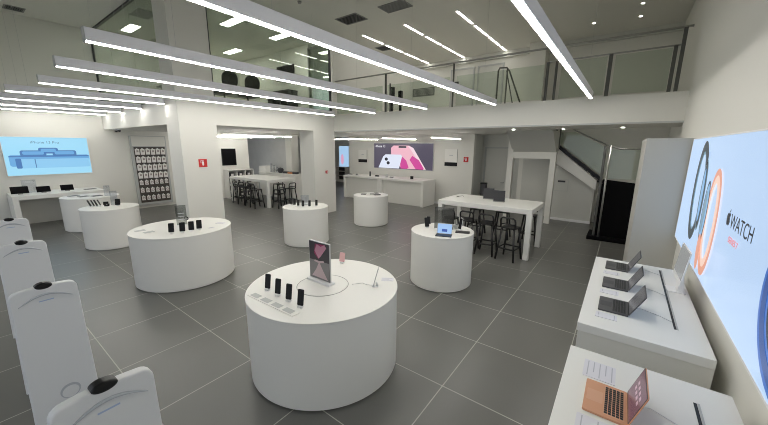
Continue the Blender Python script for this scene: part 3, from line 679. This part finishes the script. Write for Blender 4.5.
# ------------------------------------------------------------------ left wall table
o = thing('wall_table', 'long white table against the left wall below the blue screen', 'table', (-14.02, .88, 0))
part('table_top', MB().box(-.66, .62, 0, 2.02, .85, .96, .005), 'lam', o); part('side_panel', MB().box(-.66, .62, 0, .12, 0, .851, .004), 'lam', o); part('side_panel', MB().box(-.66, .62, 1.90, 2.02, 0, .851, .004), 'lam', o)
part('back_panel', MB().box(-.40, -.35, .12, 1.90, .0, .851), 'lam2', o)
for i, (y, w) in enumerate(((1.10, .36), (1.58, .30), (2.10, .30))):
    t = thing('wall_table_tablet', ('leftmost large', 'middle', 'right hand')[i]+' black tablet on the left wall table', 'tablet', (-13.95, y, .96), PI/2, 'black tablets on the left wall table')
    TT = Matrix.Translation((0, 0, .02)) @ Matrix.Rotation(math.radians(-28), 4, 'X') @ Matrix.Rotation(PI/2, 4, 'X')
    part('body', MB().prism(rrect(-w/2, w/2, 0, w*.62, .012), -.006, .004, TT), 'dark', t); part('display', MB().prism(rrect(-w/2+.004, w/2-.004, .004, w*.62-.004, .006), .004, .005, TT), 'void', t)
    part('stand', MB().box(-.05, .05, -.03, .1, 0, .022, .004), 'grey', t)
o = thing('tablet', 'flat dark tablet at the right end of the left wall table', 'tablet', (-13.9, 2.62, .96), .1); part('body', MB().box(-.1, .1, -.14, .14, 0, .014, .003), 'grey', o); part('screen', MB().box(-.09, .09, -.13, .13, .014, .015), 'dark', o)
acrylic_sign('clear sign holder standing between the black tablets on the left wall table', (-14.25, 1.33, .96), PI/2, .30, .38, 'acr', ((-.4, -.1, .9), (.1, .4, .75), (-.35, -.1, .5), (.05, .4, .45), (-.4, .0, .25)))

# ------------------------------------------------------------------ accessory wall
o = thing('accessory_display', 'tall wall panel display with dark back board beside the corner pillar', 'display', (XL, 4.07, 0))
part('surround', MB().box(0, .10, 0, 1.16, .12, 2.72, .004), 'lgrey', o); part('header', MB().box(.10, .115, .04, 1.12, 2.34, 2.70), 'lam2', o)
part('back_board', MB().box(.10, .112, .08, 1.09, .22, 2.31), 'board', o)
for r in range(7): part('hook_rail', MB().box(.112, .125, .09, 1.08, 2.28-r*.295, 2.295-r*.295), 'dark', o)
p = thing('accessory_package', 'x', 'package', (0, 0, 0), 0, 'packages on the accessory display')
part('box', MB().box(0, .05, -.064, .064, -.215, 0, .006), 'pkg', p); part('label', MB().box(.05, .0515, -.03, .03, -.12, -.05), 'pkglab', p)
part('hang_tab', MB().box(0, .004, -.02, .02, 0, .03), 'whitep', p)
p2 = thing('cable_package', 'x', 'package', (0, 0, 0), 0, 'packages on the accessory display')
part('box', MB().box(0, .03, -.055, .055, -.16, 0, .006), 'pkg', p2); part('cable_coil', MB().ring(ell(0, 0, .045, .045), ell(0, 0, .028, .028), 0, .012, Matrix.Translation((.03, 0, -.08)) @ Matrix.Rotation(PI/2, 4, 'Y')), 'pkglab', p2)
part('hang_tab', MB().box(0, .004, -.02, .02, 0, .03), 'whitep', p2)
rowname = ('top', 'second', 'third', 'fourth', 'fifth', 'sixth', 'bottom'); coln = ('first', 'second', 'third', 'fourth', 'fifth', 'sixth')
f1 = f2 = True
for r in range(7):
    for c in range(6):
        loc = (XL+.126, 4.07+.165+c*.166, 2.245-r*.295+random.uniform(-.008, .008))
        lab = '%s package from the left in the %s row of the accessory display' % (coln[c], rowname[r])
        if r < 4: place(p, f1, 'boxed '+lab, loc); f1 = False
        else: place(p2, f2, 'coiled cable '+lab, loc); f2 = False

# ------------------------------------------------------------------ side room furniture
o = thing('display_shelf', 'low white shelf unit on the side room wall under the black television', 'shelf', (XL, 7.45, 0))
part('back', MB().box(.0, .02, 0, 1.25, .02, 1.30), 'lam2', o); part('top_board', MB().box(0, .42, 0, 1.25, 1.27, 1.30), 'lam', o)
for z in (.02, .32, .64, .95): part('shelf', MB().box(.02, .40, .03, 1.22, z, z+.025), 'lam', o)
for y in (0, .41, .82, 1.22): part('upright', MB().box(.02, .41, y, y+.03, 0, 1.27), 'lam', o)
pb = thing('product_box', 'x', 'box', (0, 0, 0), 0, 'boxes on the low shelf unit'); part('carton', MB().box(-.13, .13, -.10, .10, 0, .2, .004), 'dark', pb); part('label', MB().box(.13, .1315, -.06, .06, .05, .15), 'pkg', pb)
first = True
for r, z in enumerate((.045, .345, .665, .975)):
    for c, y in enumerate((.22, .63, 1.03)):
        place(pb, first, 'dark product box, %s compartment of the %s shelf of the low shelf unit' % (('left', 'middle', 'right')[c], ('lowest', 'second', 'third', 'highest')[r]), (XL+.22, 7.45+y, z)); first = False
o = thing('service_counter', 'white counter in front of the grey partition in the side room', 'counter', (-13.0, 9.35, 0)); part('body', MB().box(-1.4, 1.4, -.3, .3, 0, 1.10, .01), 'lam', o); part('counter_top', MB().box(-1.42, 1.42, -.32, .32, 1.10, 1.14, .005), 'lam', o); part('raised_box', MB().box(-1.4, -.85, -.28, .28, 1.14, 1.42, .01), 'lam', o)
o = thing('round_speaker', 'dark round speaker on the service counter', 'speaker', (-13.0+.0, 9.3, 1.14)); part('body', MB().lathe([(0, 0), (.08, 0), (.13, .06), (.15, .14), (.12, .22), (0, .26)], 28), 'dark', o)
for i, (x, h) in enumerate(((-13.72, .42), (-13.5, .34), (-13.25, .26))):
    acrylic_sign(('tallest', 'middle', 'shortest')[i]+' clear sign holder on the service counter', (x, 9.3, 1.14), 0, .18, h, 'acr', ((-.3, .3, .8), (-.3, .2, .5)))
for i, (x, m) in enumerate(((-12.6, 'dark'), (-12.25, 'orange'), (-11.9, 'dark'))):
    o = thing('product_box', ('dark box left on the service counter', 'orange box on the service counter', 'dark box at the right end of the service counter')[i], 'box', (x, 9.3, 1.14), .1); part('carton', MB().box(-.12, .12, -.08, .08, 0, .09, .004), m, o); part('lid', MB().box(-.122, .122, -.082, .082, .09, .1, .003), 'grey', o)
o = thing('tall_shelf', 'tall shelf of boxes beyond the grey partition', 'shelf', (-12.85, 10.6, 0))
part('upright', MB().box(0, .03, 0, .4, 0, 2.5), 'lam2', o); part('upright', MB().box(.97, 1.0, 0, .4, 0, 2.5), 'lam2', o); part('back', MB().box(.03, .97, .38, .4, 0, 2.5), 'lam2', o)
for z in (.1, .5, .9, 1.3, 1.7, 2.1, 2.47): part('shelf', MB().box(.03, .97, 0, .38, z, z+.025), 'lam2', o)
for r, z in enumerate((.525, .925, 1.325, 1.725, 2.125)):
    for c, x in enumerate((.2, .5, .8)):
        place(pb, False, '%s product box on the %s level of the tall shelf' % (('left', 'middle', 'right')[c], ('lowest', 'second', 'third', 'fourth', 'top')[r]), (-12.85+x, 10.8, z), -PI/2)['group'] = 'boxes on the tall shelf'
o = thing('low_shelf', 'dark low shelf unit below the bluish poster far behind the middle pillar', 'shelf', (-16.1, 15.9, 0)); part('body', MB().box(0, 1.0, 0, .45, 0, .12), 'lam', o)
for z in (.12, .42, .72): part('shelf', MB().box(0, 1.0, 0, .45, z+.27, z+.29), 'lam', o)
for x in (0, .97): part('upright', MB().box(x, x+.03, 0, .45, .12, 1.01), 'lam', o)
part('dark_back', MB().box(.03, .97, .42, .45, .12, 1.0), 'dark', o)
o = thing('waste_bin', 'dark slim bin by the corridor opening', 'bin', (-4.45, 12.75, 0)); part('body', MB().prism(rrect(-.11, .11, -.1, .1, .03), 0, .95), 'dark', o); part('lid', MB().prism(rrect(-.115, .115, -.105, .105, .03), .95, 1.0), 'black', o)

# ------------------------------------------------------------------ upper meeting room furniture
o = thing('meeting_table', 'dark long table in the glass meeting room', 'table', (-11.3, 5.9, ZM)); part('table_top', MB().box(-.9, .9, -1.6, 1.6, .71, .75, .005), 'dark', o)
for sx in (-1, 1):
    for sy in (-1, 1): part('leg', MB().box(sx*.8-.03, sx*.8+.03, sy*1.45-.03, sy*1.45+.03, 0, .71), 'black', o)
ch = thing('office_chair', 'x', 'chair', (0, 0, 0), 0, 'meeting room chairs')
part('seat', MB().prism(rrect(-.24, .24, -.23, .23, .08), .44, .51, bev=.02), 'chair', ch); part('backrest', MB().prism(rrect(-.23, .23, .56, 1.02, .19, 8), -.03, .02, Matrix.Translation((0, .26, 0)) @ Matrix.Rotation(math.radians(82), 4, 'X'), bev=.01), 'chair', ch)
part('back_stem', MB().tube([(0, .15, .45), (0, .28, .47), (0, .29, .62)], .02), 'black', ch); part('gas_column', MB().tube([(0, 0, .08), (0, 0, .45)], .025), 'black', ch)
for s_ in (-1, 1): part('armrest', MB().tube([(s_*.24, .1, .47), (s_*.28, .1, .66), (s_*.28, -.12, .67)], .017), 'black', ch)
for i in range(5):
    a = 2*PI*i/5; part('base_arm', MB().tube([(0, 0, .09), (.28*math.cos(a), .28*math.sin(a), .055)], .016), 'black', ch)
    part('caster', MB().lathe([(0, 0), (.02, .0), (.028, .025), (.02, .05), (0, .05)], 12, Matrix.Translation((.28*math.cos(a), .28*math.sin(a), 0))), 'black', ch)
for i, (x, y, r, l) in enumerate(((-9.75, 5.18, -PI/2, 'nearest the corner pillar, by the glass'), (-9.8, 5.95, -PI/2-.1, 'middle one along the glass'), (-9.75, 4.42, -PI/2+.1, 'tucked behind the corner pillar'), (-12.8, 5.3, PI/2, 'on the far side of the meeting table'))):
    place(ch, i == 0, 'black office chair in the meeting room, '+l, (x, y, ZM), r)
o = thing('meeting_television', 'black television on the meeting room back wall', 'television'); o.matrix_world = YN((-11.75, 8.49, 4.93)); part('casing', MB().box(0, 1.05, 0, .56, -.05, 0, .006), 'black', o); part('display', MB().box(.02, 1.03, .02, .54, 0, .002), 'void', o); part('bracket', MB().box(.4, .65, .2, .4, -.08, -.05), 'dark', o)
o = thing('sideboard', 'dark low cabinet under the meeting room television', 'cabinet', (-11.9, 8.1, ZM)); part('body', MB().box(0, 1.35, 0, .42, .06, 1.0), 'dark', o); part('plinth', MB().box(.03, 1.32, .03, .4, 0, .06), 'black', o); part('top_board', MB().box(-.01, 1.36, -.01, .43, 1.0, 1.03), 'black', o)
for i in range(3):
    d = part('door', MB().box(.02+i*.44, .44+i*.44, -.02, 0, .08, .98), 'black', o); MB().box(.40+i*.44, .415+i*.44, -.04, -.02, .5, .65).build('door_handle', 'steel', d)
# upper back wall details
o = thing('exit_light_box', 'small dark emergency light box on the upper back wall', 'emergency light'); o.matrix_world = YN((-6.35, YB, 5.02)); part('housing', MB().box(-.17, .17, 0, .14, 0, .07, .01), 'black', o); part('lens', MB().box(-.14, .14, .02, .06, .07, .074), 'grey', o)
o = thing('wall_grille', 'long dark slot grille low on the upper back wall', 'grille'); o.matrix_world = YN((-8.5, YB, 4.70)); part('frame', MB().ring([(0, 0), (1.15, 0), (1.15, .36), (0, .36)], [(.04, .04), (1.11, .04), (1.11, .32), (.04, .32)], 0, .02), 'grey', o)
q = MB(); [q.box(.04, 1.11, .05+i*.045, .07+i*.045, .002, .016) for i in range(6)]; part('slats', q, 'dark', o)
for i, (x, w) in enumerate(((-6.2, .14), (-5.95, .12))):
    o = thing('mezzanine_bollard', ('taller', 'shorter')[i]+' black boxed device standing behind the balustrade on the left', 'device', (x, 8.75+.1*i, ZM)); part('column', MB().box(-.03, .03, -.03, .03, 0, .35), 'black', o); part('body', MB().box(-w/2, w/2, -.06, .06, .35, .78-.12*i, .02), 'black', o); part('foot', MB().box(-.12, .12, -.12, .12, 0, .02), 'black', o)

# ------------------------------------------------------------------ right wall counters with laptops
def wall_counter(label, y0, y1, s0, s1):
    o = thing('laptop_counter', label, 'counter', (-.155, y0, 0)); d = y1-y0; w = .72+.155-.012
    part('body', MB().box(.01, w, .01, d-.01, 0, .845), 'lam2', o)
    part('counter_top', MB().box(0, w, 0, d, .845, .92, .004), 'lam', o)
    part('cable_slot', MB().box(.662, .678, s0-y0, s1-y0, .9195, .9215), 'black', o)
    part('slot_lip', MB().box(.68, .69, s0-y0, s1-y0, .9195, .924), 'lgrey', o)
    return o
wall_counter('white wall counter farther along the right wall, three grey laptops on it', 3.04, 5.18, 3.40, 5.05)
wall_counter('white wall counter at the right nearest the camera, gold laptop on it', .35, 2.63, .8, 2.42)
def laptop(name, label, loc, rz, body, disp, open_deg=112, w=.304, d=.212, logo=False, keytint='keys', group=None, sh=None):
    # local: hinge along X at y=d, user at -y
    o = thing(name, label, 'laptop', loc, rz, group)
    part('base', MB().prism(rrect(-w/2, w/2, 0, d, .012), 0, .014, bev=.002), body, o)
    part('keyboard', MB().box(-w/2+.02, w/2-.02, d*.47, d*.93, .0141, .0146), keytint, o)
    q = MB()
    for r in range(5):
        for c in range(13):
            x = -w/2+.026+c*(w-.052)/13; y = d*.485+r*d*.088; q.box(x, x+(w-.052)/13-.004, y, y+d*.07, .0146, .0158)
    part('keys', q, 'blackm', o)
    part('trackpad', MB().prism(rrect(-.055, .055, .012, d*.44, .004), .0141, .0146), 'trackpad' if body == 'gold' else 'dark', o)
    T = Matrix.Translation((0, d-.002, .016)) @ Matrix.Rotation(math.radians(180-open_deg), 4, 'X').inverted() @ Matrix.Identity(4)
    T = Matrix.Translation((0, d-.002, .014)) @ Matrix.Rotation(math.radians(open_deg-90)*-1, 4, 'X') @ Matrix.Rotation(PI/2, 4, 'X')
    L = part('lid', MB().prism(rrect(-w/2, w/2, .002, d, .012), -.006, 0, T, bev=.0015), body if body != 'gold' else 'gold', o)
    MB().prism(rrect(-w/2+.003, w/2-.003, .005, d-.003, .009), 0, .0008, T).build('bezel', 'black', L)
    MB().box(-w/2+.009, w/2-.009, .016, d-.010, .0008, .0014, mtx=T).build('display', disp, L)
    if logo:
        for r in range(2):
            for c in range(4): MB().box(-.09+c*.05, -.06+c*.05, d*.45+r*.035, d*.45+.02+r*.035, .0014, .0018, mtx=T).build('app_icon', sh, L)
    return o
laptop('laptop', 'gold laptop open with dark pink display on the nearest wall counter', (-.02, 2.11, .92), -PI/2, 'gold', em('display_maroon', 96, 62, 74), 107, logo=True, keytint='trackpad', sh=em('app_icon_pink', 172, 142, 152))
dk = em('display_dim_grey', 70, 70, 74)
for i, (y, l) in enumerate(((3.57, 'nearest'), (4.20, 'middle'), (4.87, 'farthest'))):
    laptop('laptop', '%s of three open dark grey laptops on the farther wall counter' % l, (-.03, y, .92), -PI/2, 'spacegrey', dk, 116, keytint='spacegrey', w=.33, d=.23, group='grey laptops on the farther counter')
card('wide lilac spec sheet above the gold laptop', (.04, 2.40, .92), -PI/2, .20, .18, lines=5)
card('pale spec sheet below the gold laptop', (.06, 1.86, .92), -PI/2, .12, .20, lines=3)
for i, (y, l) in enumerate(((3.31, 'nearest'), (3.92, 'middle'), (4.57, 'farthest'))): card('small pale spec card before the %s grey laptop' % l, (.04, y, .92), -PI/2, .11, .16, lines=2)
im = thing('all_in_one_computer', 'white desktop computer with thin stand at the far end of the farther wall counter', 'computer', (.59, 4.42, .92), -PI/2+.02)
TI = Matrix.Translation((0, 0, .12)) @ Matrix.Rotation(math.radians(-6), 4, 'X') @ Matrix.Rotation(PI/2, 4, 'X')
part('screen_body', MB().prism(rrect(-.23, .23, 0, .36, .012), -.012, 0, TI, bev=.002), 'whitep', im)
part('display', MB().box(-.218, .218, .06, .348, 0, .002, mtx=TI), em('display_grey', 140, 142, 142), im)
part('stand_neck', MB().prism([(.04, 0), (.10, .0), (.07, .2), (.05, .2)], -.06, .06, Matrix(((0, 0, 1, 0), (1, 0, 0, -.02), (0, 1, 0, 0), (0, 0, 0, 1)))), 'whitep', im)
part('stand_foot', MB().prism(rrect(-.09, .09, -.06, .09, .012), 0, .008), 'whitep', im)
for i, y in enumerate((3.57, 4.20, 4.87, 2.11)):
    o = thing('security_cable', ('cable behind the nearest grey laptop', 'cable behind the middle grey laptop', 'cable behind the farthest grey laptop', 'cable behind the gold laptop')[i], 'cable', (0, y, .925)); part('wire', MB().tube([(.20, .05, 0), (.30, .09, 0), (.42, .03, 0), (.505, -.04, 0)], .0025, 6), 'cable', o)

# ------------------------------------------------------------------ security gates
def gate_proto():
    o = thing('security_gate', 'x', 'security gate', (0, 0, 0), 0, 'white anti-theft gates')
    H = 1.52; w = .165; pts = []
    top = []
    for i in range(6): a = PI/2*i/5; top.append((w-.045+.045*math.cos(a)-.01, H-.06+.045*math.sin(a)))
    for i in range(1, 8): t = i/8; top.append((w-.055-(2*w-.11)*t, H-.015+.008*math.sin(PI*t)))
    for i in range(6): a = PI/2+PI/2*i/5; top.append((-w+.045+.045*math.cos(a)+.01, H-.06+.045*math.sin(a)))
    pts = [(w+.02, .03), (w, .7)]+top+[(-w, .7), (-w-.02, .03)]
    YZ = Matrix(((0, 0, 1, 0), (1, 0, 0, 0), (0, 1, 0, 0), (0, 0, 0, 1)))
    part('panel', MB().prism(pts, .0, .045, YZ, bev=.008, seg=3), 'gate', o)
    # raised arc seam under the cap
    arc = [(.048, -.125+.25*i/16, H-.112+.05*math.sin(PI*i/16)) for i in range(17)]
    part('arc_seam', MB().tube(arc, [.0015+.006*math.sin(PI*i/16) for i in range(17)], 8), 'groove', o)
    part('logo_print', MB().prism([(-.034, H-.108), (.034, H-.108), (.034, H-.101), (-.034, H-.101)], .0452, .046, YZ), 'bluelogo', o)
    part('sensor_cap', MB().prism(ell(0, H-.010, .041, .021, n=32), -.004, .049, YZ, bev=.010, seg=3), 'black', o)
    part('hole_rim_shade', MB().ring(ell(.02, .735, .052, .052), ell(.02, .728, .043, .043), .045, .0475, YZ), 'groove', o)  # round hole drawn flat, shade of its rim painted as a grey ring
    part('hole_disc', MB().prism(ell(.02, .728, .042, .042), .045, .0465, YZ), 'gate', o)  # flat disc standing for the inside of the hole, no lamp
    part('base_plate', MB().box(-.05, .06, -.17, .17, 0, .03, .006), 'grey', o)
    return o
gp = gate_proto()
gl = ('nearest the camera, cut by the bottom edge', 'second from the camera', 'third from the camera', 'farthest from the camera')
for i, (x, y) in enumerate(((-1.50, .215), (-2.92, .235), (-4.38, .28), (-5.85, .32))):
    place(gp, i == 0, 'white anti-theft gate pillar with black cap, '+gl[i], (x, y, 0), .03)

# ------------------------------------------------------------------ world, camera, render look
w = bpy.data.worlds.new('mall_daylight'); S.world = w; w.use_nodes = True
bg = w.node_tree.nodes['Background']; bg.inputs[0].default_value = (.86, .92, 1.0, 1); bg.inputs[1].default_value = .75

yaw, pitch, roll = (math.radians(v) for v in (-36.56173, -11.66279, .43039))
cy, sy, cp, sp_ = math.cos(yaw), math.sin(yaw), math.cos(pitch), math.sin(pitch)
f = Vector((sy*cp, cy*cp, sp_)); r = Vector((cy, -sy, 0)); u = r.cross(f)
r2 = math.cos(roll)*r+math.sin(roll)*u; u2 = -math.sin(roll)*r+math.cos(roll)*u
cd = bpy.data.cameras.new('camera'); cam = bpy.data.objects.new('camera', cd); COL.objects.link(cam)
cam.matrix_world = Matrix(((r2.x, u2.x, -f.x, 0), (r2.y, u2.y, -f.y, 0), (r2.z, u2.z, -f.z, 2.4), (0, 0, 0, 1)))
cd.sensor_width = 36; cd.lens = 320.26/768*36; cd.clip_start = .02; cd.clip_end = 100
S.camera = cam
S.view_settings.view_transform = 'Standard'; S.view_settings.look = 'None'; S.view_settings.gamma = 1; S.view_settings.exposure = 0
S.view_settings.use_curve_mapping = False
S.cycles.max_bounces = 10; S.cycles.diffuse_bounces = 6; S.cycles.transparent_max_bounces = 16; S.cycles.use_denoising = True
S.cycles.sample_clamp_indirect = 6; S.cycles.filter_width = 1.0
